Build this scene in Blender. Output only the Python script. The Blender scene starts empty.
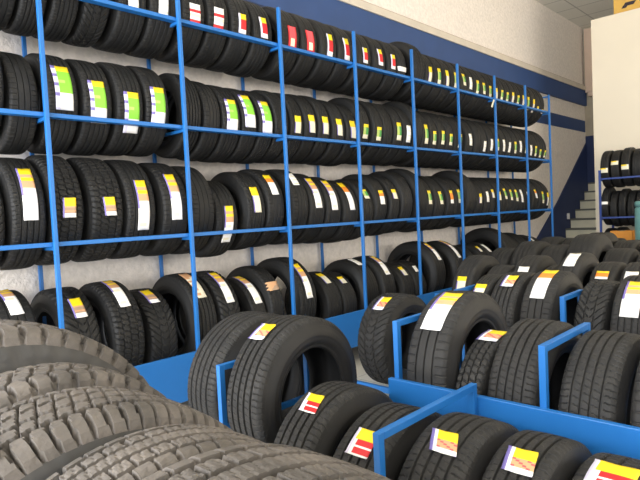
import bpy, math, random
import numpy as np
from mathutils import Vector, Matrix
random.seed(7)
PI = math.pi
scn = bpy.context.scene
COL = scn.collection
H = 1.38                       # eye height above the shop floor

# ------------------------------------------------------------------ materials
def lin(c):
    return tuple((x/12.92 if x <= .04045 else ((x+.055)/1.055)**2.4) for x in c)
def mat(name, rgb, rough=.6, metal=0., noise=0., nscale=8., bump=0., bscale=40., rgb2=None, spec=.5, coat=0.):
    m = bpy.data.materials.new(name); m.use_nodes = True
    nt = m.node_tree; b = nt.nodes['Principled BSDF']
    b.inputs['Roughness'].default_value = rough; b.inputs['Metallic'].default_value = metal
    b.inputs['Specular IOR Level'].default_value = spec
    if coat: b.inputs['Coat Weight'].default_value = coat
    tc = nt.nodes.new('ShaderNodeTexCoord')
    if noise or rgb2:
        n = nt.nodes.new('ShaderNodeTexNoise'); n.inputs['Scale'].default_value = nscale; n.inputs['Detail'].default_value = 5
        r = nt.nodes.new('ShaderNodeValToRGB'); c2 = rgb2 or tuple(x*(1-noise) for x in rgb)
        r.color_ramp.elements[0].position = .35; r.color_ramp.elements[1].position = .68
        r.color_ramp.elements[0].color = (*c2, 1); r.color_ramp.elements[1].color = (*rgb, 1)
        nt.links.new(tc.outputs['Object'], n.inputs['Vector'])
        nt.links.new(n.outputs['Fac'], r.inputs['Fac']); nt.links.new(r.outputs['Color'], b.inputs['Base Color'])
    else:
        b.inputs['Base Color'].default_value = (*rgb, 1)
    if bump:
        n2 = nt.nodes.new('ShaderNodeTexNoise'); n2.inputs['Scale'].default_value = bscale; n2.inputs['Detail'].default_value = 4
        bp = nt.nodes.new('ShaderNodeBump'); bp.inputs['Strength'].default_value = bump; bp.inputs['Distance'].default_value = .01
        nt.links.new(tc.outputs['Object'], n2.inputs['Vector'])
        nt.links.new(n2.outputs['Fac'], bp.inputs['Height']); nt.links.new(bp.outputs['Normal'], b.inputs['Normal'])
    return m
M = {}
M['rubber']  = mat('rubber', (.015,.0145,.014), .6, spec=.35, noise=.3, nscale=9, bump=.15, bscale=60)
M['rubber_side'] = mat('rubber_side', (.015,.0148,.0145), .52, spec=.4, noise=.3, nscale=7, bump=.1, bscale=30)
M['rubber_in'] = mat('rubber_inner', (.014,.014,.015), .6, noise=.3, nscale=6)
M['dusty']   = mat('dusty_rubber', (.15,.13,.113), .72, rgb2=(.075,.066,.058), nscale=11, bump=.3, bscale=90)
M['dusty_side'] = mat('dusty_rubber_side', (.055,.052,.049), .6, rgb2=(.04,.038,.036), nscale=6, bump=.15, bscale=40)
M['floor_rubber'] = mat('display_rubber', (.030,.0285,.027), .62, spec=.33, rgb2=(.019,.0185,.018), nscale=10, bump=.2, bscale=70)
M['floor_side'] = mat('display_rubber_side', (.026,.025,.0245), .55, spec=.35, noise=.3, nscale=6, bump=.1, bscale=30)
M['blue']    = mat('blue_paint', lin((.13,.43,.72)), .42, noise=.06, nscale=3, bump=.03, bscale=15)
M['blue_d']  = mat('blue_stripe_paint', lin((.19,.30,.50)), .6, noise=.1, nscale=3)
M['navy']    = mat('navy_wall_paint', lin((.13,.20,.38)), .65, noise=.12, nscale=3)
M['navy_steel'] = mat('navy_steel_paint', lin((.13,.24,.52)), .45, noise=.06)
M['stucco']  = mat('stucco', lin((.95,.915,.88)), .85, noise=.13, nscale=26, bump=1.0, bscale=30)
M['cream']   = mat('cream_paint', lin((.91,.865,.78)), .75, noise=.03, nscale=2, bump=.05, bscale=30)
M['grime']   = mat('moulding_paint', lin((.84,.80,.74)), .7, noise=.1, nscale=5)
M['brown']   = mat('moulding_line', lin((.55,.42,.33)), .7)
M['floor']   = mat('floor_tiles', lin((.80,.78,.73)), .35, noise=.08, nscale=3)
M['stairs']  = mat('stair_tile', lin((.92,.90,.80)), .6, noise=.12, nscale=6)
M['stair_edge'] = mat('stair_nosing', lin((.42,.42,.38)), .6)
M['grey']    = mat('grey_strip', lin((.72,.68,.60)), .7, noise=.1)
M['pink']    = mat('pinkish_pipe_paint', lin((.86,.76,.68)), .6, noise=.05)
M['card']    = mat('carton_board', lin((.86,.68,.33)), .8, noise=.08, nscale=6)
M['card_o']  = mat('orange_carton_board', lin((.90,.60,.25)), .8, noise=.08, nscale=6)
M['tape']    = mat('carton_tape', lin((.75,.62,.42)), .4)
M['ink']     = mat('dark_ink', lin((.16,.12,.16)), .6)
M['teal']    = mat('pale_teal_plastic', lin((.48,.68,.66)), .35, noise=.05)
for k, c in dict(white=(.97,.96,.95), cream=(.93,.90,.80), yellow=(.98,.85,.12), green=(.55,.85,.25), dgreen=(.30,.62,.30),
                 red=(.85,.12,.15), pinkred=(.93,.33,.36), tan=(.85,.65,.48), orange=(.93,.55,.20), purple=(.50,.45,.72), pale=(.88,.86,.94),
                 blackp=(.25,.22,.35), brownp=(.70,.58,.48), lime=(.72,.80,.42)).items():
    M['p_'+k] = mat('paper_'+k, lin(c), .45)

# ceiling panels: a real grid of joints in the board pattern
def tilemat(m, scale, joint, col):
    nt = m.node_tree; b = nt.nodes['Principled BSDF']
    tc = nt.nodes.new('ShaderNodeTexCoord'); br = nt.nodes.new('ShaderNodeTexBrick')
    br.offset = 0; br.inputs['Scale'].default_value = scale; br.inputs['Mortar Size'].default_value = joint
    br.inputs['Brick Width'].default_value = .6; br.inputs['Row Height'].default_value = .6
    br.inputs['Color1'].default_value = (*col,1); br.inputs['Color2'].default_value = (*tuple(x*.95 for x in col),1)
    br.inputs['Mortar'].default_value = (*tuple(x*.6 for x in col),1)
    nt.links.new(tc.outputs['Object'], br.inputs['Vector']); nt.links.new(br.outputs['Color'], b.inputs['Base Color'])
M['ceil'] = mat('ceiling_board', lin((.92,.91,.87)), .8); tilemat(M['ceil'], 1., .012, lin((.92,.91,.87)))
tilemat(M['floor'], 1.2, .006, lin((.80,.78,.73)))

# ------------------------------------------------------------------ mesh helpers
class MB:
    def __init__(s): s.v=[]; s.f=[]; s.m=[]
    def box(s, x0,x1,y0,y1,z0,z1, mi=0):
        b=len(s.v)
        s.v += [(x,y,z) for z in (z0,z1) for y in (y0,y1) for x in (x0,x1)]
        for q in ((0,2,3,1),(4,5,7,6),(0,1,5,4),(2,6,7,3),(0,4,6,2),(1,3,7,5)):
            s.f.append([b+i for i in q]); s.m.append(mi)
        return s
    def obj(s, name, mats, parent=None, bevel=0., smooth=False):
        me=bpy.data.meshes.new(name); me.from_pydata(s.v,[],s.f); me.update()
        for m in (mats if isinstance(mats,(list,tuple)) else [mats]): me.materials.append(m)
        if any(s.m): me.polygons.foreach_set('material_index', s.m)
        o=bpy.data.objects.new(name,me); COL.objects.link(o); o.parent=parent
        if bevel:
            md=o.modifiers.new('bevel','BEVEL'); md.width=bevel; md.segments=2; md.limit_method='ANGLE'
        return o
def B(name, m, x0,x1,y0,y1,z0,z1, parent=None, bevel=0.):
    return MB().box(min(x0,x1),max(x0,x1),min(y0,y1),max(y0,y1),min(z0,z1),max(z0,z1)).obj(name,m,parent,bevel)
def tag(o, label, cat, group=None):
    o['label']=label; o['category']=cat
    if group: o['group']=group
    return o
def struct(o): o['kind']='structure'; return o
def empty(name, loc):
    o=bpy.data.objects.new(name,None); o.empty_display_size=.1; o.location=loc; COL.objects.link(o); return o

# ------------------------------------------------------------------ tyre meshes (axle along X, centred, radius RR, width WW)
RR=.315; WW=.21; TW=.090       # TW: half the tread width
def tri(x): return np.abs((x%1.)-.5)*2
def band(v,c,w): return np.abs(v-c)<w
def depth(kind,u,v):
    """u 0..1 round the tyre, v -1..1 across. returns groove depth in metres"""
    d=np.zeros_like(u)
    if kind=='rib':
        for c in (-.52,-.18,.18,.52): d=np.where(band(v,c,.042),.008,d)
        sh=(np.abs(v)>.62)&(((u*84+np.abs(v)*.5)%1)<.14); d=np.maximum(d,np.where(sh,.003,0))
        md=(np.abs(v)<.48)&(((u*76+v*1.1)%1)<.12); d=np.maximum(d,np.where(md,.002,0))
    elif kind=='smooth':
        for c in (-.42,0,.42): d=np.where(band(v,c,.035),.007,d)
        sh=(np.abs(v)>.5)&(((u*60)%1)<.12); d=np.maximum(d,np.where(sh,.003,0))
    elif kind=='chev':
        for c in (-.3,.3): d=np.where(band(v,c,.04),.008,d)
        g=((u*44-np.abs(v)*2.0)%1)<.22; d=np.maximum(d,np.where(g&(np.abs(v)>.06),.007,0))
    elif kind=='block':
        for c in (-.5,0,.5): d=np.where(band(v,c+.05*(tri(u*60)-.5),.045),.009,d)
        row=np.floor((v+1)*2.0); g=((u*60+row*.5+v*.6)%1)<.2; d=np.maximum(d,np.where(g,.006,0))
    elif kind=='mud':
        z=.16*(tri(u*54)-.5)
        for c in (-.38,.38): d=np.where(band(v,c+z,.06),.013,d)
        d=np.where(band(v,-z,.04),.010,d)
        g=(((u*54+np.sign(v)*.25+.15*np.sin(v*6))%1)<.30); d=np.maximum(d,np.where(g&(np.abs(v)>.42),.014,0))
        g2=(((u*54+.5+v*.8)%1)<.22); d=np.maximum(d,np.where(g2&(np.abs(v)<=.42),.009,0))
    elif kind=='at':
        z=.05*(tri(u*84)-.5)
        for c in (-.56,-.2,.2,.56): d=np.where(band(v,c+z,.045),.014,d)
        g=(((u*84+.12*np.sin(v*9))%1)<.22); d=np.maximum(d,np.where(g&(np.abs(v)>.6),.014,0))
        g2=(((u*84+.5+v*1.3)%1)<.14); d=np.maximum(d,np.where(g2&(np.abs(v)<=.6),.010,0))
    elif kind=='hwy':
        for c in (-.6,-.22,.2,.6): d=np.where(band(v,c,.04),.014,d)
        g=(((u*66+np.floor((v+1)*2.5)*.37)%1)<.12); d=np.maximum(d,np.where(g&(np.abs(v)>.22),.010,0))
        sp=(((u*150+v*1.5)%1)<.25)&(np.abs(v)<.58); d=np.maximum(d,np.where(sp,.0012,0))
    return d
def grid_mesh(name, X, Rad, N, closed_dir=True, m=None, smooth=True):
    """X,Rad arrays (N,K): lateral position and radius at every angle"""
    K=X.shape[1]
    th=np.linspace(0,2*PI,N,endpoint=False)[:,None]
    P=np.stack([X, -np.cos(th)*Rad, np.sin(th)*Rad],-1).reshape(-1,3)
    i=np.arange(N)[:,None]; j=np.arange(K-1)[None,:]; i2=(i+1)%N
    F=np.stack([i*K+j, i*K+j+1, i2*K+j+1, i2*K+j],-1).reshape(-1,4)
    me=bpy.data.meshes.new(name); nv=len(P); nf=len(F)
    me.vertices.add(nv); me.vertices.foreach_set('co',P.astype(np.float32).ravel())
    me.loops.add(nf*4); me.loops.foreach_set('vertex_index',F.astype(np.int32).ravel())
    me.polygons.add(nf); me.polygons.foreach_set('loop_start',np.arange(0,nf*4,4,dtype=np.int32))
    me.update(calc_edges=True); me.validate()
    me.polygons.foreach_set('use_smooth',np.full(nf,smooth))
    if m: me.materials.append(m)
    return me
def crown(v): return -.005*v*v - .012*np.clip((np.abs(v)-.78)/.22,0,1)**2
def tread_mesh(kind,N,Kc,m):
    v=np.linspace(-1,1,Kc+1); u=np.arange(N)/N
    U,V=np.meshgrid(u,v,indexing='ij')
    R=RR+crown(V)-depth(kind,U,V)*(1.0)
    X=V*TW
    # shoulder skirt down to the sidewall
    lip=lambda s:(np.full((N,1),s*(TW+.004)), np.full((N,1),RR-.030))
    a,b=lip(-1),lip(1)
    return grid_mesh('tread_'+kind,np.hstack([a[0],X,b[0]]),np.hstack([a[1],R,b[1]]),N,m=m,smooth=False if N>300 else True)
RIM=.60
SP=[(TW+.003,RR-.029),(.0965,RR-.037),(.0995,RR-.050),(.1015,RR-.053),(.1035,RR-.066),(.105,.905*RR*.86),(.105,.76*RR),(.1035,.735*RR),(.1045,.725*RR),(.100,.68*RR),(.094,.655*RR),(.092,.64*RR),(.0935,.63*RR),(.091,.612*RR),(.084,RIM*RR)]
def side_mesh(sgn,N,m,lug=0):
    K=len(SP); X=np.tile([sgn*p[0] for p in SP],(N,1)); R=np.tile([p[1] for p in SP],(N,1))
    if lug:
        g=((np.arange(N)/N*lug)%1)<.5
        X[g,1:3]+=sgn*.003
    return grid_mesh('sidewall',X,R,N,m=m)
IP=[(.084,RIM*RR),(.078,RIM*RR+.004),(.080,.70*RR),(.090,.78*RR),(.088,.86*RR),(.074,RR-.024),(.04,RR-.0195),(0,RR-.019)]
def inner_mesh(N,m):
    pts=[(x,r) for x,r in IP]+[(-x,r) for x,r in IP[-2::-1]]
    return grid_mesh('inner_liner',np.tile([p[0] for p in pts],(N,1)),np.tile([p[1] for p in pts],(N,1)),N,m=m)
def whole_mesh(kind,N,Kc,m):
    v=np.linspace(-1,1,Kc+1); U,V=np.meshgrid(np.arange(N)/N,v,indexing='ij')
    R=RR+crown(V)-depth(kind,U*.0+.37,V); X=V*TW
    s=SP[::2]; f=lambda k,sg:np.tile([sg*p[k] if k==0 else p[k] for p in s],(N,1))
    i_=[(x,r) for x,r in IP]+[(-x,r) for x,r in IP[-2::-1]]
    L=f(0,-1)[:,::-1],f(1,-1)[:,::-1]; Rt=f(0,1),f(1,1)
    XI=np.tile([p[0] for p in i_],(N,1)); RI=np.tile([p[1] for p in i_],(N,1))
    return grid_mesh('tire_'+kind,np.hstack([L[0],X,Rt[0],XI]),np.hstack([L[1],R,Rt[1],RI]),N,m=m)

MESH={}
def meshes(lod,kind,ms):
    key=(lod,kind,ms)
    if key in MESH: return MESH[key]
    tm,sm={'wall':(M['rubber'],M['rubber_side']),'dusty':(M['dusty'],M['dusty_side']),'floor':(M['floor_rubber'],M['floor_side'])}[ms]
    if lod=='far': r=(whole_mesh(kind,72,28,tm),)
    else:
        N,Kc,NS={'near':(600,72,192),'hi':(456,48,128),'mid':(128,36,72)}[lod]
        lug={'mud':54,'at':84,'block':60}.get(kind,0)
        r=(tread_mesh(kind,N,Kc,tm),side_mesh(1,NS,sm,lug),side_mesh(-1,NS,sm,lug),inner_mesh(64,M['rubber_in']))
    MESH[key]=r; return r

# printed paper labels: colour of a cell, a 0..1 across, b 0..1 from the upper end to the lower end
def ink(a,b,i,j): return (i*7+j*5)%3==0
def lab_color(k,a,b,i,j):
    if k=='G':
        if a<.22: return 'p_purple' if (j%3==0 and b<.8) else 'p_pale'
        if b<.16: return 'p_yellow'
        if b<.62: return 'p_green' if not(a<.6 and j%4==1) else 'p_lime'
        return 'p_white'
    if k=='L':
        if a<.12: return 'p_purple' if b<.6 else 'p_white'
        if b<.12: return 'p_yellow'
        if b<.42: return 'p_tan' if j%3 else 'p_yellow'
        return 'p_cream' if (j%5==2 and a<.8) else 'p_white'
    if k=='s':
        if a<.14: return 'p_purple'
        if b<.4: return 'p_yellow'
        if b<.78: return 'p_brownp' if j%3 else 'p_tan'
        return 'p_white'
    if k=='R':
        if .3<b<.42 or b>.82: return 'p_red'
        if .5<b<.62: return 'p_cream'
        return 'p_white'
    if k=='P':
        if a<.12 or a>.9: return 'p_red'
        if b<.55: return 'p_pinkred'
        if b>.93: return 'p_red'
        return 'p_cream' if (a>.2 and a<.8) else 'p_red'
    if k=='Y':
        if a<.22: return 'p_pale'
        if b<.32: return 'p_yellow'
        if b<.78: return 'p_red'
        return 'p_white'
    if k=='F':
        if a<.16: return 'p_pale'
        if b<.40: return 'p_yellow'
        if a>.24 and (.42<b<.62 or .68<b<.9): return 'p_red'
        return 'p_white'
    if k=='K':
        if a<.14: return 'p_purple'
        if b<.42 and a>.3: return 'p_yellow'
        if b<.8 and a>.3: return 'p_pinkred' if (i*5+j*3)%4==0 else 'p_tan'
        return 'p_white' if (i+j)%5 else 'p_pale'
    if k=='y': return 'p_yellow' if b<.38 else ('p_purple' if a<.12 else 'p_cream')
    if k=='g': return 'p_yellow' if b<.2 else ('p_dgreen' if (b<.7 and a>.45) else 'p_lime' if b<.7 else 'p_cream')
    if k=='o': return 'p_yellow' if b<.2 else ('p_orange' if b<.45 else 'p_white')
    if k=='r': return 'p_yellow' if b<.25 else ('p_orange' if b<.75 else 'p_white')
    if k=='T': return 'p_tan' if b<.3 else ('p_cream' if (a>.5 or j%2) else 'p_tan')
    if k=='b': return 'p_tan' if (a+b)<1.2 else 'p_brownp'
    if k=='q':
        if b<.3 and a<.75: return 'p_yellow'
        return 'p_cream'
    return 'p_white' if (j%4 or a<.2) else 'p_cream'
def label_patch(kind,t0,t1,xc,w,rx,parent,slant=0.):
    """t0,t1 in degrees, upper and lower end; curved sheet glued on the tread; rx scale factor of the radius"""
    nj=14; ni=8; V=[];F=[];MI=[];names=[]
    hi,lo=math.radians(max(t0,t1)),math.radians(min(t0,t1))
    for j in range(nj+1):
        th=hi+(lo-hi)*j/nj
        for i in range(ni+1):
            a=i/ni; x=xc+(a-.5)*w+slant*(j/nj-.5)
            if kind=='b': x+= .012*math.sin(j*1.3)*(1 if a>.5 else -1)
            r=RR+.0035-.005*(x/TW)**2-(.012*max(0,(abs(x/TW)-.78)/.22)**2)+ (.004*abs(a-.5)*2*(1 if j in (0,nj) else 0))
            V.append((x,-math.cos(th)*r,math.sin(th)*r))
    n1=len(V)
    for j in range(nj):
        for i in range(ni):
            q=j*(ni+1)+i; F.append((q,q+ni+1,q+ni+2,q+1))
            c=lab_color(kind,(i+.5)/ni,(j+.5)/nj,i,j)
            if c not in names: names.append(c)
            MI.append(names.index(c))
    me=bpy.data.meshes.new('paper_label'); me.from_pydata(V,[],F); me.update()
    for c in names: me.materials.append(M[c])
    me.polygons.foreach_set('material_index',MI); me.polygons.foreach_set('use_smooth',[True]*len(F))
    o=bpy.data.objects.new('paper_label',me); COL.objects.link(o); o.parent=parent
    md=o.modifiers.new('paper','SOLIDIFY'); md.thickness=.001; md.offset=1
    return o

def tire(axis,c,R,W,kind,lod,ms,label,cat_group,sticker=None,rz=0.,tilt=0.,xs=0.,sw=.075,slant=0.):
    """axis 'x' (wall racks) or 'y' (floor racks). c centre. returns the root"""
    X,Y,Z=c; me=meshes(lod,kind,ms); rot=(0,tilt,(rz if axis=='x' else rz-PI/2))
    spin=random.uniform(0,2*PI)
    if lod=='far':
        root=bpy.data.objects.new('car_tire',me[0]); COL.objects.link(root); root.location=(X,Y,Z+H); off=0
    else:
        root=empty('car_tire',(X,Y,Z-R+H)); off=RR
        for nm,mm in zip(('tread','sidewall','sidewall','inner_liner'),me):
            p=bpy.data.objects.new(nm,mm); COL.objects.link(p); p.parent=root
            p.location=(0,0,RR); p.rotation_euler=(spin,0,0)
    root.rotation_euler=rot; root.scale=(W/WW,R/RR,R/RR)
    if sticker:
        k,t0,t1=sticker
        st=label_patch(k,t0,t1,xs,sw*WW/W,1,root,slant)
        st.location=(0,0,off)
    tag(root,label,'tire',cat_group)
    return root
WALL={
 1:[(0.956,0.302,0.163,0,0,0),(1.121,0.302,0.163,0,0,0),(1.286,0.302,0.163,0,0,0),(1.461,0.302,0.172,0,0,0),(1.645,0.302,0.181,0,0,0),(1.869,0.302,0.221,10,-18,'w'),(2.093,0.302,0.221,14,-17,'w'),(2.334,0.302,0.203,7,-19,'R'),(2.54,0.302,0.203,11,-19,'R'),(2.751,0.302,0.208,12,-16,'Y'),(2.969,0.284,0.215,19,-12,'Y'),(3.273,0.302,0.207,15,-18,'P'),(3.483,0.302,0.207,16,-17,'P'),(3.727,0.302,0.225,21,-17,'Y'),(3.956,0.302,0.225,22,-16,'Y'),(4.219,0.302,0.225,14,-13,'Y'),(4.455,0.302,0.204,20,-10,'Y'),(4.663,0.302,0.163,17,-11,'Y'),(4.827,0.302,0.162,-4,-11,'w'),(5.145,0.32,0.194,0,0,0),(5.347,0.302,0.182,14,-19,'y'),(5.532,0.302,0.169,16,-18,'g'),(5.704,0.302,0.169,17,-18,'y'),(5.88,0.302,0.173,18,-16,'g'),(6.079,0.302,0.163,20,-6,'g'),(6.244,0.302,0.163,17,-11,'w'),(6.409,0.302,0.163,14,-20,'g'),(6.574,0.302,0.163,12,-14,'g'),(6.739,0.302,0.163,9,-17,'g'),(6.904,0.302,0.163,8,-18,'y'),(7.069,0.302,0.163,7,-17,'g'),(7.234,0.302,0.163,5,-19,'g'),(7.399,0.302,0.163,9,-16,'y'),(7.564,0.302,0.163,5,-20,'g'),(7.729,0.302,0.163,9,-20,'y'),(7.905,0.302,0.171,8,-26,'g'),(8.079,0.302,0.163,6,-30,'y'),(8.244,0.302,0.163,-10,-25,'y'),(8.41,0.302,0.164,-15,-27,'y')],
 2:[(0.993,0.305,0.175,0,0,0),(1.171,0.28,0.175,0,0,0),(1.388,0.288,0.205,37,-15,'G'),(1.596,0.288,0.204,23,-26,'G'),(1.803,0.292,0.204,12,-37,'G'),(1.998,0.294,0.19,22,-26,'G'),(2.275,0.292,0.155,0,0,0),(2.435,0.284,0.163,0,0,0),(2.610,0.28,0.19,29,-17,'G'),(2.785,0.28,0.163,43,-10,'G'),(2.95,0.28,0.162,35,-16,'G'),(3.115,0.288,0.162,0,0,0),(3.28,0.288,0.162,12,-15,'y'),(3.445,0.29,0.162,15,-13,'y'),(3.61,0.292,0.162,14,-14,'y'),(3.807,0.288,0.18,16,-12,'y'),(3.99,0.286,0.163,17,-13,'y'),(4.155,0.305,0.163,4,-20,'g'),(4.355,0.305,0.163,2,-21,'g'),(4.52,0.305,0.163,0,0,0),(4.694,0.305,0.163,15,-17,'g'),(4.859,0.305,0.163,12,-19,'w'),(5.024,0.325,0.163,0,0,0),(5.189,0.305,0.163,19,-18,'g'),(5.354,0.305,0.163,8,-18,'g'),(5.527,0.305,0.163,11,-16,'g'),(5.692,0.305,0.163,7,-16,'g'),(5.895,0.305,0.2,9,-19,'g'),(6.151,0.305,0.188,13,-12,'w'),(6.342,0.305,0.163,0,0,0),(6.507,0.305,0.163,1,-22,'w'),(6.692,0.305,0.163,8,-18,'w'),(6.857,0.305,0.163,10,-16,'g'),(7.03,0.305,0.17,10,-17,'w'),(7.206,0.305,0.173,6,-18,'w'),(7.386,0.305,0.163,9,-19,'g'),(7.551,0.305,0.163,13,-15,'w'),(7.716,0.305,0.163,7,-16,'g'),(7.898,0.305,0.163,6,-20,'w'),(8.063,0.305,0.162,5,-21,'g'),(8.228,0.305,0.162,-2,-23,'g'),(8.393,0.305,0.162,-3,-22,'g')],
 3:[(0.934,0.305,0.208,0,0,0),(1.145,0.318,0.208,47,-8,'L'),(1.358,0.326,0.21,10,-9,'s'),(1.597,0.324,0.225,11,-8,'s'),(1.825,0.322,0.225,31,-25,'L'),(2.078,0.318,0.219,43,-14,'L'),(2.3,0.312,0.219,0,0,0),(2.525,0.282,0.222,17,-37,'L'),(2.79,0.302,0.197,33,-4,'y'),(2.99,0.31,0.197,52,17,'o'),(3.261,0.312,0.205,57,31,'w'),(3.469,0.302,0.205,53,-1,'L'),(3.685,0.294,0.213,56,-2,'L'),(3.934,0.286,0.225,60,1,'o'),(4.165,0.29,0.195,37,18,'g'),(4.363,0.305,0.195,25,0,'o'),(4.584,0.305,0.163,27,9,'y'),(4.79,0.318,0.2,0,0,0),(5.035,0.33,0.175,0,0,0),(5.215,0.305,0.17,24,-3,'g'),(5.433,0.305,0.215,22,-4,'g'),(5.673,0.305,0.171,24,-3,'r'),(5.847,0.305,0.171,26,-3,'g'),(6.11,0.33,0.225,0,0,0),(6.347,0.305,0.187,16,-5,'y'),(6.537,0.305,0.163,21,-3,'w'),(6.702,0.305,0.162,26,6,'y'),(6.881,0.305,0.163,20,0,'y'),(7.046,0.305,0.163,28,2,'g'),(7.211,0.305,0.163,25,-1,'g'),(7.377,0.305,0.163,25,-4,'g'),(7.541,0.305,0.162,25,-7,'w'),(7.73,0.305,0.186,19,-5,'w'),(8.02,0.305,0.225,25,2,'o'),(8.262,0.305,0.188,19,-12,'g'),(8.453,0.305,0.188,16,-19,'y')],
 4:[(1.062,0.345,0.225,87,42,'L'),(1.398,0.336,0.225,56,32,'s'),(1.68,0.338,0.225,84,35,'L'),(1.935,0.308,0.225,76,48,'s'),(2.259,0.334,0.208,80,32,'T'),(2.47,0.332,0.208,73,21,'L'),(2.764,0.304,0.163,86,23,'L'),(2.928,0.33,0.162,40,27,'b'),(3.26,0.345,0.225,57,4,'L'),(3.652,0.288,0.211,72,43,'y'),(3.866,0.28,0.211,59,42,'y'),(4.154,0.31,0.225,81,55,'w'),(4.429,0.312,0.225,76,26,'L'),(4.798,0.28,0.225,57,34,'y'),(5.034,0.28,0.225,53,37,'w'),(5.334,0.344,0.225,66,24,'L'),(5.78,0.334,0.225,81,25,'L'),(6.017,0.28,0.164,51,31,'y'),(6.184,0.305,0.164,37,22,'y'),(6.485,0.305,0.19,61,42,'y'),(6.678,0.305,0.19,65,38,'w'),(7.02,0.37,0.225,0,0,0),(7.25,0.345,0.207,0,0,0),(7.46,0.32,0.197,0,0,0),(7.66,0.33,0.197,0,0,0),(7.87,0.3,0.207,0,0,0),(8.08,0.31,0.207,60,30,'w'),(8.3,0.3,0.217,0,0,0)],
}
LA,LB,LC,LD,EXPO=600,280,60,480,0.0
# ------------------------------------------------------------------ room
WY=3.95; CZ=3.5+H; XB=-3.2; XE=12.2; YR=-5.0
struct(B('floor',M['floor'],XB,XE+.3,YR,WY+.2,-.12,0))
struct(B('ceiling',M['ceil'],XB,XE+.3,YR,WY+.2,CZ,CZ+.12))
struct(B('wall_left',M['stucco'],XB,XE+.2,WY,WY+.2,0,CZ))
wf=MB().box(XE,XE+.2,YR,WY,1.32+H,CZ,0).box(XE,XE+.2,YR,WY,0,1.32+H,1).obj('wall_far',[M['grey'],M['navy']]); struct(wf)
# painted stripes and the projecting moulded beam on the left wall
struct(B('trim_1',M['blue_d'],XB,XE-.02,WY-.05,WY,1.93+H,2.225+H))
mo=MB().box(XB,XE-.02,WY-.07,WY,2.225+H,2.31+H,0).box(XB,XE-.02,WY-.035,WY,2.31+H,2.335+H,1).obj('trim_2',[M['grime'],M['brown']]); struct(mo)
struct(B('trim_3',M['blue_d'],8.6,XE-.02,WY-.008,WY,1.40+H,1.63+H))
# shop front behind the camera: low sill, posts, open glass bays; unseen right-hand side wall, bays opened for the added side fill
def pane_wall_x(name,x,th,y0,y1,bays,sill,head):
    m=MB().box(x-th,x,y0,y1,0,sill).box(x-th,x,y0,y1,head,CZ)
    n=len(bays)
    for a,b in bays: m.box(x-th,x,a,b,sill,head)
    return struct(m.obj(name,M['cream']))
pane_wall_x('wall_back',XB,.2,YR,WY,[(YR,YR+.4),(-.6,-.4),(WY-.4,WY)],.3,3.6)
m=MB().box(XB,XE,YR-.2,YR,0,.6).box(XB,XE,YR-.2,YR,3.4,CZ)
for a,b in ((XB,XB+.5),(2.4,2.9),(10.7,XE)): m.box(a,b,YR-.2,YR,.6,3.4)
struct(m.obj('wall_right',M['cream']))
# free-standing white partition at the far end
PX=9.35
pw=MB().box(PX,PX+.15,-4.95,2.905,0,2.775+H).obj('wall_partition',M['cream'],bevel=.004); struct(pw)
# light pipe box and corner strip on the far wall beside the partition
struct(B('trim_4',M['pink'],XE-.10,XE,3.76,3.90,2.18+H,3.45+H,bevel=.01))
struct(B('trim_5',M['pink'],XE-.14,XE,3.74,3.84,2.10+H,2.20+H,bevel=.01))

# stairs along the left wall behind the racks
N=10; x0=9.80; run=.27; rise=.175
sm=MB()
for k in range(N):
    za=k*rise; xa=x0+k*run
    sm.box(xa,XE-.01,2.9,WY-.03,za,za+rise-.03,0)
    sm.box(xa-.02,XE-.01,2.9,WY-.03,za+rise-.03,za+rise,1)
struct(sm.obj('floor_stairs',[M['stairs'],M['stair_edge']]))
# navy skirting painted on the wall above the flight
def slab(pts,y0,y1):
    m=MB(); n=len(pts); m.v=[(x,y0,z) for x,z in pts]+[(x,y1,z) for x,z in pts]
    m.f=[list(range(n))[::-1],list(range(n,2*n))]+[[i,(i+1)%n,n+(i+1)%n,n+i] for i in range(n)]; m.m=[0]*len(m.f); return m
sk=slab([(9.3,0),(XE-.02,0),(XE-.02,1.18+H),(10.55,0.0+H),(9.3,-.78+H)],WY-.02,WY).obj('baseboard_left',M['navy']); struct(sk)
tag(B('light_switch',M['p_white'],10.98,11.06,WY-.05,WY-.021,-.33+H,-.22+H,bevel=.004),'small white switch box on the navy band above the stairs','switch')

# ------------------------------------------------------------------ wall rack
rack=empty('tire_rack',(1.2,3.3,0))
tag(rack,'long blue steel rack with four levels of tires along the white left wall','rack')
def rb(name,x0,x1,y0,y1,z0,z1,bev=.003):
    o=B(name,M['blue'],x0-1.2,x1-1.2,y0-3.3,y1-3.3,z0+H,z1+H,rack,bev); return o
PXS=[1.241+.9174*i for i in range(-1,9)]
PXS[1]+=.02; PXS[-1]-=.08
ZB={1:1.3464,2:.6307,3:-.0993,4:-.95}
S_='1'
TOP=1.63
for i,x in enumerate(PXS):
    rb('post',x-.012,x+.012,3.240,3.266,-H,TOP if i<9 else 1.60)
    rb('rear_post',x+.133,x+.157,3.900,3.925,-H,TOP)
    for n,z in ZB.items():
        rb('bracket',x-.010,x+.010,3.268,3.898,z-.034,z-.014,.002)
x0,x1=PXS[0]-.3,PXS[-1]
for n,z in ZB.items():
    rb('rail',x0,x1,3.270,3.325,z-.013,z+.012)
    rb('rail',x0,x1,3.885,3.898,z-.013,z+.012)
rb('end_bar',x1-.02,x1+.014,3.268,3.868,1.56,1.58); rb('end_bar',x1-.02,x1+.014,3.268,3.868,.60,.62)
for i in range(len(PXS)-1):
    a=PXS[i]+.0145 if i else x0; b=PXS[i+1]-.0145
    rb('panel',PXS[i]+.001,PXS[i+1]-.001,3.210,3.234,-1.20,-.887,.003)

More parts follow.
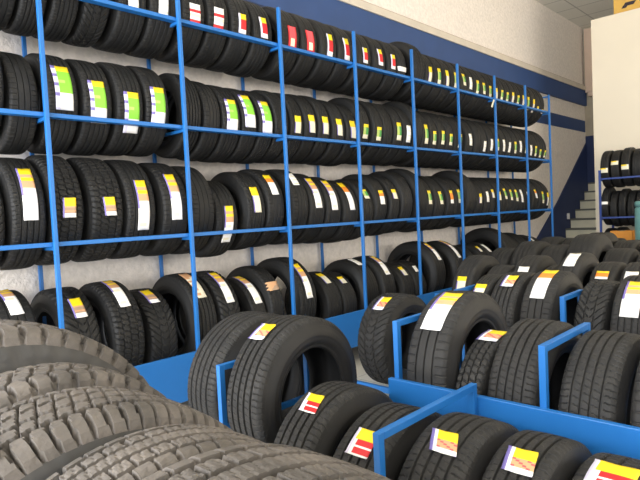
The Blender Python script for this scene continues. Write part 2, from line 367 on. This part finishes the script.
ORD=['first','second','third','fourth','fifth','sixth','seventh','eighth','ninth','tenth','eleventh','twelfth','thirteenth','fourteenth','fifteenth','sixteenth','seventeenth','eighteenth']
DESC={'G':'green and yellow label','L':'long white label','s':'short yellow label','R':'white and red label','P':'red label','Y':'yellow and red label',
 'y':'small yellow label','g':'small green label','w':'plain white label','o':'orange label','r':'orange label','T':'tan label','b':'torn brown label',0:'no label'}
RN={1:'top',2:'second',3:'third',4:'bottom'}
KINDS=['rib','smooth','rib','chev','smooth']
SPECIAL={(3,1.145):'rib',(3,1.358):'block',(3,1.597):'block',(3,1.825):'rib',(3,2.078):'smooth',(4,1.68):'block',(4,2.928):'smooth',(4,2.259):'rib'}
for n,L in WALL.items():
    cnt={}
    for (x,R,W,t0,t1,k) in L:
        zb=ZB[n]
        bay=sum(1 for p in PXS[1:] if x>p); cnt[bay]=cnt.get(bay,0)+1
        R=max(R+(.012 if n>1 else -.004),.294); h=math.sqrt(R*R-.28**2); zc=zb+.0125+h+.001
        lod='hi' if x<3.3 else ('mid' if x<5.9 else 'far')
        kind=SPECIAL.get((n,x)) or KINDS[int(x*37+n*3)%5]
        lab='black tire, %s, %s in %s bay of the %s rack level'%(DESC[k],ORD[cnt[bay]-1],ORD[bay],RN[n])
        st=None
        if k:
            if t0-t1<9: t0=t1+9
            st=(k,t0,t1)
        sw={'G':.10,'L':.078,'s':.075,'R':.085,'P':.09,'w':.07,'T':.07,'b':.11}.get(k,.07)
        if n==4 and k=='L': sw=.07
        if x>5: sw=.06
        if k=='w' and n==1 and abs(x-4.827)<.01: sw=.15
        tire('x',(x,3.605,zc),R,W,kind,lod,'wall',lab,'tires on the %s rack level'%RN[n],st,
             rz=random.uniform(-.012,.012),xs=random.uniform(-.006,.006),sw=sw,slant=random.uniform(-.012,.012) if x<5 else random.uniform(-.025,.025))
# paper tag hanging below the top rail
tg=slab([(6.58,1.22+H),(6.61,1.21+H),(6.68,1.31+H),(6.65,1.32+H)],3.225,3.228).obj('hanging_tag',M['p_cream'])
tag(tg,'small white paper tag hanging under the top rail beside the sixth post','tag')

# ------------------------------------------------------------------ floor racks
def floor_rack(label,parts_fn,base):
    r=empty('floor_rack',base); tag(r,label,'rack')
    def q(name,x0,x1,y0,y1,z0,z1,bev=.003):
        return B(name,M['blue'],x0-base[0],x1-base[0],y0-base[1],y1-base[1],z0+H,z1+H,r,bev)
    parts_fn(q); return r
def divider(q,xa,xb,y,zt,zb,na='divider'):
    """rectangular loop of flat bar between bays"""
    m=[(xa,xa+.026,zb,zt),(xb-.026,xb,zb,zt),(xa+.026,xb-.026,zt-.024,zt),(xa+.026,xb-.026,zb,zb+.024)]
    mb=MB()
    bx,by=q.base
    for a,b,c,d in m: mb.box(a-bx,b-bx,y-.012-by,y+.012-by,c+H,d+H)
    mb.obj(na,M['blue'],q.root,.002)
class Q:
    def __init__(s,root,base): s.root=root; s.base=base[:2]
    def __call__(s,name,x0,x1,y0,y1,z0,z1,bev=.003):
        bx,by=s.base
        return B(name,M['blue'],x0-bx,x1-bx,y0-by,y1-by,z0+H,z1+H,s.root,bev)
def mkrack(label,base):
    r=empty('floor_rack',base); tag(r,label,'rack'); return Q(r,base)
# front display: lower tier (tyres T) and upper tier (tyres U) behind the tall blue panel
X1=1.88
q=mkrack('low blue floor rack with tall panel and bar dividers in the foreground',(1.3,.6,0))
q('panel',X1-.012,X1+.012,-.9,1.42,-1.36,-.705)
q('front_panel',1.20,1.222,-.9,1.78,-1.36,-.98)
q('tier_rail',1.36,1.385,-.9,2.05,-1.31,-1.275); q('tier_rail',1.715,1.74,-.9,2.05,-1.31,-1.275)
q('tier_rail',2.03,2.055,-.9,1.42,-1.13,-1.10); q('tier_rail',2.37,2.395,-.9,1.42,-1.13,-1.10)
q('rear_panel',2.56,2.58,-.9,1.42,-1.36,-1.0)
for x in (1.36,1.715):
    for y in (-.88,2.02): q('foot',x,x+.025,y,y+.03,-H,-1.31)
for x in (2.03,2.37):
    for y in (-.88,1.385): q('foot',x,x+.025,y,y+.03,-H,-1.13)
for y in (-.88,.8): q('cross_bar',1.385,1.715,y,y+.025,-1.305,-1.285)
divider(q,1.27,X1-.014,1.02,-.655,-1.26)
divider(q,1.34,X1-.014,1.888,-.60,-.88)
divider(q,X1+.013,2.42,1.392,-.465,-1.05)
divider(q,X1+.013,2.36,.775,-.49,-1.05)
# raised cradle under the two big tyres at the left end
q('cradle_rail',1.46,1.485,1.56,2.08,-1.09,-1.055); q('cradle_rail',1.815,1.84,1.56,2.08,-1.09,-1.055)
for x in (1.46,1.815):
    for y in (1.60,2.0): q('foot',x,x+.025,y,y+.03,-1.275 if x<1.7 else -H,-1.09)

def rowrack(label,xf,ya,yb,base,divs,zt=-.49):
    q=mkrack(label,base)
    q('panel',xf-.012,xf+.012,yb,ya,-1.2,-.70)
    q('tier_rail',xf+.14,xf+.165,yb,ya,-1.075,-1.045); q('tier_rail',xf+.48,xf+.505,yb,ya,-1.075,-1.045)
    for y in (ya-.04,yb+.01):
        for x in (xf+.14,xf+.48): q('foot',x,x+.025,y,y+.03,-H,-1.075)
    for y in divs: divider(q,xf+.013,xf+.30,y,zt,-1.03)
    return q
q=rowrack('blue floor rack in the second display row behind the foreground rack',2.93,1.75,-1.0,(2.93,.4,0),(1.71,1.09))
q('kick_rail',2.92,2.945,1.75,2.66,-1.21,-1.17); q('foot',2.92,2.945,2.63,2.66,-H,-1.21)
rowrack('blue floor rack in the third display row from the camera',3.98,2.5,-1.0,(3.98,.4,0),())
rowrack('blue floor rack in the fourth display row from the camera',5.03,2.62,-1.0,(5.03,.4,0),())
rowrack('blue floor rack in the fifth display row from the camera',6.08,2.62,-1.0,(6.08,.4,0),())
rowrack('blue floor rack in the sixth display row from the camera',7.13,2.62,-1.0,(7.13,.4,0),())

# tyres: Xc, zc, R, Yfar, Ynear, kind, sticker(kind,t0,t1), label
def ft(Xc,zc,R,a,b,kind,st,label,lod,ms,grp,rz=0.,sw=.075,slant=0.,xs=0.,tilt=0.):
    return tire('y',(Xc,(a+b)/2,zc),R,abs(a-b)*.985,kind,lod,ms,label,grp,st,rz=rz,sw=sw,slant=slant,xs=xs,tilt=tilt)
G1='tires on the foreground floor rack, lower tier'
ft(1.65,-.765,.32,2.15,1.905,'rib',None,'large dark tire directly behind the wide-open tire at the left end of the floor rack','near','floor',G1)
ft(1.65,-.762,.325,1.87,1.635,'rib',('K',70,53),'large upright tire with a wide open hole and a yellow label on top','near','floor',G1,rz=.06,xs=-.03,sw=.085)
ft(1.55,-.965,.31,1.53,1.30,'rib',('F',72,56),'low tire with red and yellow label, right of the wide-open tire','near','floor',G1,sw=.08,slant=.02,xs=-.01)
ft(1.55,-1.0,.31,1.27,1.035,'rib',('F',63,45),'tire with red barred label, behind the near corner post of the bar divider','near','floor',G1,sw=.09)
ft(1.55,-.98,.31,1.00,.765,'rib',('K',73,58),'broad tire with crumpled yellow and pink label, just right of the bar divider','near','floor',G1,sw=.09,slant=.03)
ft(1.55,-.985,.31,.755,.555,'rib',('K',76,60),'tire with square yellow and pink label at the bottom edge, right of centre','near','floor',G1,sw=.085,slant=.015)
ft(1.55,-1.0,.31,.545,.335,'block',('F',88,68),'tire with white and red label at the bottom right corner','near','floor',G1,sw=.11)
G2='tires on the foreground floor rack, upper tier'
ft(2.22,-.705,.33,1.375,1.16,'smooth',('L',80,38),'large tire with long white label and open hole, behind the blue panel','near','floor',G2,sw=.095,xs=0,rz=.03)
ft(2.2,-.835,.30,1.155,1.02,'block',('K',92,70),'shorter tire with crumpled tan label, right of the large open tire','near','floor',G2,sw=.09)
ft(2.21,-.78,.31,1.015,.80,'rib',None,'unlabelled ribbed tire just left of the middle bar divider','near','floor',G2)
ft(2.21,-.80,.31,.755,.54,'rib',None,'unlabelled ribbed tire just right of the middle bar divider','near','floor',G2)
ft(2.21,-.78,.32,.525,.30,'smooth',None,'tire cut by the right edge of the photo, above the blue panel','near','floor',G2)
G3='tires in the second display row'
ft(3.27,-.93,.33,2.52,2.25,'chev',('K',72,48),'tire with chevron tread and yellow label, standing left of the second display row','hi','floor',G3,sw=.09)
ft(3.27,-.73,.30,1.69,1.555,'rib',('y',58,40),'tire with small yellow label, leftmost on the second display row rack','hi','floor',G3,sw=.07)
ft(3.27,-.72,.31,1.55,1.36,'rib',('K',72,52),'tire with square yellow label, second on the second display row rack','hi','floor',G3,sw=.075)
ft(3.27,-.705,.31,1.355,1.15,'smooth',('o',86,36),'tire with long orange and white label, third on the second display row rack','hi','floor',G3,sw=.08)
ft(3.27,-.735,.295,1.07,.895,'chev',None,'unlabelled chevron tread tire right of the small divider in the second display row','hi','floor',G3)
ft(3.27,-.715,.31,.89,.69,'rib',('L',68,26),'tire with long white and yellow label at the right edge, second display row','hi','floor',G3,sw=.085)
ft(3.27,-.72,.31,.68,.48,'rib',None,'tire cut by the right photo edge in the second display row','hi','floor',G3)
W3=[(2.26,.2,.325,'y',34,16),(2.03,.2,.29,0,0,0),(1.78,.2,.328,'w',52,37),(1.61,.13,.295,'y',51,40),(1.455,.17,.34,'w',78,50),(1.24,.19,.31,'r',57,44),(1.06,.16,.31,'w',58,42),(.88,.18,.31,0,0,0),(.68,.18,.31,0,0,0)]
def onrail(R): return -1.045+math.sqrt(R*R-.17**2)+.004
for k,(y,w,R,s,t0,t1) in enumerate(W3):
    ft(4.295,onrail(R+.014),R+.014,y+w/2,y-w/2,KINDS[k%5],(s,t0,t1) if s else None,'dark tire, %s, %s from the left in the third display row'%(DESC[s],ORD[k]),'mid','floor','tires in the third display row',sw=.08)
for X,nm,L in ((5.35,'fourth',[(2.50,.25,.33),(2.23,.26,.36),(1.98,.26,.345),(1.71,.27,.39),(1.45,.24,.33),(1.20,.22,.33)]),
               (6.40,'fifth',[(2.45,.24,.35),(2.2,.24,.34),(1.94,.26,.37),(1.68,.24,.33),(1.45,.2,.32)]),
               (7.45,'sixth',[(2.5,.2,.31),(2.29,.2,.32),(2.08,.2,.31),(1.87,.2,.3)])):
    for k,(y,w,R) in enumerate(L):
        ft(X-.005,onrail(R),R,y+w/2,y-w/2,KINDS[(k*2+int(X))%5],('w',64,52) if (X<6 and k==5) else None,
           '%s dark tire, %s from the left in the %s display row'%('large' if R>.335 else 'unlabelled',ORD[k],nm),'far','floor','tires in the %s display row'%nm,sw=.075)

# ------------------------------------------------------------------ foreground stand with the big light-truck tyres
G0='big truck tires in the left foreground'
q=mkrack('blue stand under the big truck tires at the camera',(.5,1.3,0))
q('tier_rail',.16,.19,.3,1.75,-1.03,-1.0); q('tier_rail',.55,.58,.3,1.75,-1.03,-1.0)
for x in (.16,.55):
    for y in (.35,1.68): q('foot',x,x+.03,y,y+.03,-H,-1.03)
BIG=[(.365,-.615,.408,1.545,1.27,'mud',None,'big aggressive mud-terrain tire at the far left, rearmost of the foreground row'),
     (.40,-.615,.335,1.265,1.075,'mud',None,'big knobby tire second from the rear of the foreground row'),
     (.365,-.665,.378,1.07,.81,'at',('q',70,61),'big all-terrain tire with pale label at the left photo edge'),
     (.385,-.636,.330,.80,.625,'hwy',None,'big highway tire with slotted ribs, second nearest the camera'),
     (.345,-.650,.376,.605,.35,'hwy',None,'nearest tire, wide light ribs cut by the bottom photo edge')]
for Xc,zc,R,a,b_,kd,_s,_l in BIG:                # wooden-height cradle blocks carry the tyres on the rails
    for x in (.175,.565):
        d=abs(x-Xc)+.014; zt=zc-math.sqrt(max(R*R-d*d,.001))-.004
        q('cradle_block',x-.014,x+.014,b_+.03,a-.03,-1.0,max(zt,-.995))
for Xc,zc,R,a,b,kind,st,lab in BIG:
    ft(Xc,zc,R,a,b,kind,st,lab,'near','dusty',G0,sw=.075,xs=.045)

# ------------------------------------------------------------------ small rack by the partition
r2=empty('small_rack',(8.75,1.9,0)); tag(r2,'small blue tire rack standing against the white partition at right','rack')
def sb(name,x0,x1,y0,y1,z0,z1): return B(name,M['navy_steel'],x0-8.75,x1-8.75,y0-1.9,y1-1.9,z0+H,z1+H,r2,.002)
for y in (2.58,1.2):
    sb('post',8.50,8.53,y-.014,y+.014,-H,.42); sb('post',9.06,9.09,y-.014,y+.014,-H,.42)
    for z in (.297,-.253,-.80): sb('side_bar',8.53,9.06,y-.01,y+.01,z-.03,z-.012)
for z in (.297,-.253,-.80):
    sb('rail',8.535,8.565,1.2,2.58,z-.012,z+.012); sb('rail',9.035,9.06,1.2,2.58,z-.012,z+.012)
G4='tires on the small rack by the partition'
for n,(z,R,w,y) in enumerate(((.297,.268,.128,2.525),(-.253,.278,.105,2.535),(-.80,.262,.14,2.52))):
    k=0
    while y>1.3:
        if not (n==2 and k in (2,)):
            st={(0,0):('q',2,-12),(0,1):('q',22,10),(0,2):('q',5,-9),(0,4):('q',5,-6),(1,0):('w',14,6)}.get((n,k))
            h=math.sqrt(R*R-.235**2)
            tire('y',(8.8,y,z+.0125+h),R,w,KINDS[(k*3+n)%5],'far','wall','tire, %s, %s from left on %s shelf of the small partition rack'%('pale square label' if st else 'no label',ORD[k],['top','middle','bottom'][n]),G4,st,sw=.095)
        y-=w+.006; k+=1
        R=(.270,.266,.273,.264)[k%4]-(.008 if n==1 else 0)

# cartons and the pale teal tub
def carton(name,x,y,z,sx,sy,sz,m,label,marks):
    r=empty(name,(x,y,z+H)); tag(r,label,'box')
    B('carton_body',m,-sx/2,sx/2,-sy/2,sy/2,0,sz,r,.004)
    B('tape',M['tape'],-sx/2-.002,sx/2+.002,-.03,.03,sz-.001,sz+.003,r)
    if marks:
        mb=MB()
        for (a,b,c,d) in marks: mb.box(-sx/2-.004,-sx/2-.001,a,b,c,d)
        mb.obj('printed_mark',M['ink'],r)
    return r
cb=carton('cardboard_box',9.435,2.27,2.777,.16,.62,.35,M['card'],'yellow cardboard box with dark printed mark on top of the white partition',None)
lg=slab([(0,.05),(.06,.05),(.08,.075),(.16,.075),(.20,.125),(.05,.125),(.03,.09),(.02,.09)],0,.003).obj('printed_mark',M['ink'],cb)
lg.rotation_euler=(0,0,-PI/2); lg.location=(-.085,.20,0)
carton('cardboard_box',8.36,2.26,-.56,.16,.27,.13,M['card_o'],'orange cardboard box in front of the small rack bottom shelf',None)
bx=mkrack('low blue side stand under the orange box before the small rack',(8.4,2.1,0))
bx('table_top',8.28,8.44,2.05,2.44,-.585,-.562)
for x in (8.28,8.42):
    for y in (2.05,2.42): bx('leg',x,x+.02,y,y+.02,-H,-.585)
tb=empty('plastic_tub',(8.1,1.87,0)); tag(tb,'pale teal plastic drum standing at the right edge beside the small rack','drum')
def lathe(name,prof,m,parent,N=32):
    mb=MB()
    for i in range(N):
        t=2*PI*i/N
        for r,z in prof: mb.v.append((r*math.cos(t),r*math.sin(t),z))
    K=len(prof)
    for i in range(N):
        for j in range(K-1): mb.f.append([i*K+j,((i+1)%N)*K+j,((i+1)%N)*K+j+1,i*K+j+1]); mb.m.append(0)
    o=mb.obj(name,m,parent)
    for p in o.data.polygons: p.use_smooth=True
    return o
lathe('drum_body',[(.001,0),(.16,0),(.17,.02),(.17,.5),(.18,.52),(.17,.54),(.17,1.0),(.165,1.25),(.15,1.27),(.001,1.27)],M['teal'],tb)
lathe('drum_lid',[(.001,1.271),(.165,1.271),(.168,1.33),(.15,1.345),(.001,1.345)],M['teal'],tb)

# ------------------------------------------------------------------ light: daylight through the shop front, plus added fill from the unseen right side
def area(name,loc,rot,sx,sy,power,col):
    l=bpy.data.lights.new(name,'AREA'); l.shape='RECTANGLE'; l.size=sx; l.size_y=sy; l.energy=power; l.color=col
    o=bpy.data.objects.new(name,l); COL.objects.link(o); o.location=loc; o.rotation_euler=rot; return o
area('shopfront_daylight',(XB-.3,1.6,1.95),(0,-PI/2-.15,0),3.2,4.0,LA,(.93,.96,1.0))
area('shopfront_daylight',(XB-.3,-2.6,1.95),(0,-PI/2,0),3.2,3.9,LB,(.95,.97,1.0))
area('side_fill_light',(0.0,YR-.3,2.0),(PI/2+.3,0,0),4.6,2.7,LC,(1,.98,.95))  # added fill at an unseen side opening, tipped slightly upward
area('side_fill_light',(6.8,YR-.3,2.0),(PI/2+.9,0,0),7.4,2.7,LD,(1,.92,.80))  # added warm fill, aimed mostly upward to brighten the far ceiling
w=bpy.data.worlds.new('sky'); scn.world=w; w.use_nodes=True
bg=w.node_tree.nodes['Background']; bg.inputs['Color'].default_value=(.85,.92,1,1); bg.inputs['Strength'].default_value=.7

# ------------------------------------------------------------------ camera
f,yaw,pit,rol=560.,.7601,.0466,-.0489
fw=Vector((math.cos(yaw)*math.cos(pit),math.sin(yaw)*math.cos(pit),-math.sin(pit)))
rt=Vector((math.sin(yaw),-math.cos(yaw),0)); up=rt.cross(fw)
r_=math.cos(rol)*rt+math.sin(rol)*up; u_=-math.sin(rol)*rt+math.cos(rol)*up
cam=bpy.data.cameras.new('camera'); cam.sensor_width=36; cam.lens=f/640*36; cam.clip_start=.02
co=bpy.data.objects.new('camera',cam); COL.objects.link(co)
co.matrix_world=Matrix((( r_.x,u_.x,-fw.x,0),(r_.y,u_.y,-fw.y,0),(r_.z,u_.z,-fw.z,H),(0,0,0,1)))
scn.camera=co
vs=scn.view_settings; vs.view_transform='Standard'; vs.look='None'; vs.gamma=1; vs.use_curve_mapping=False
vs.exposure=EXPO
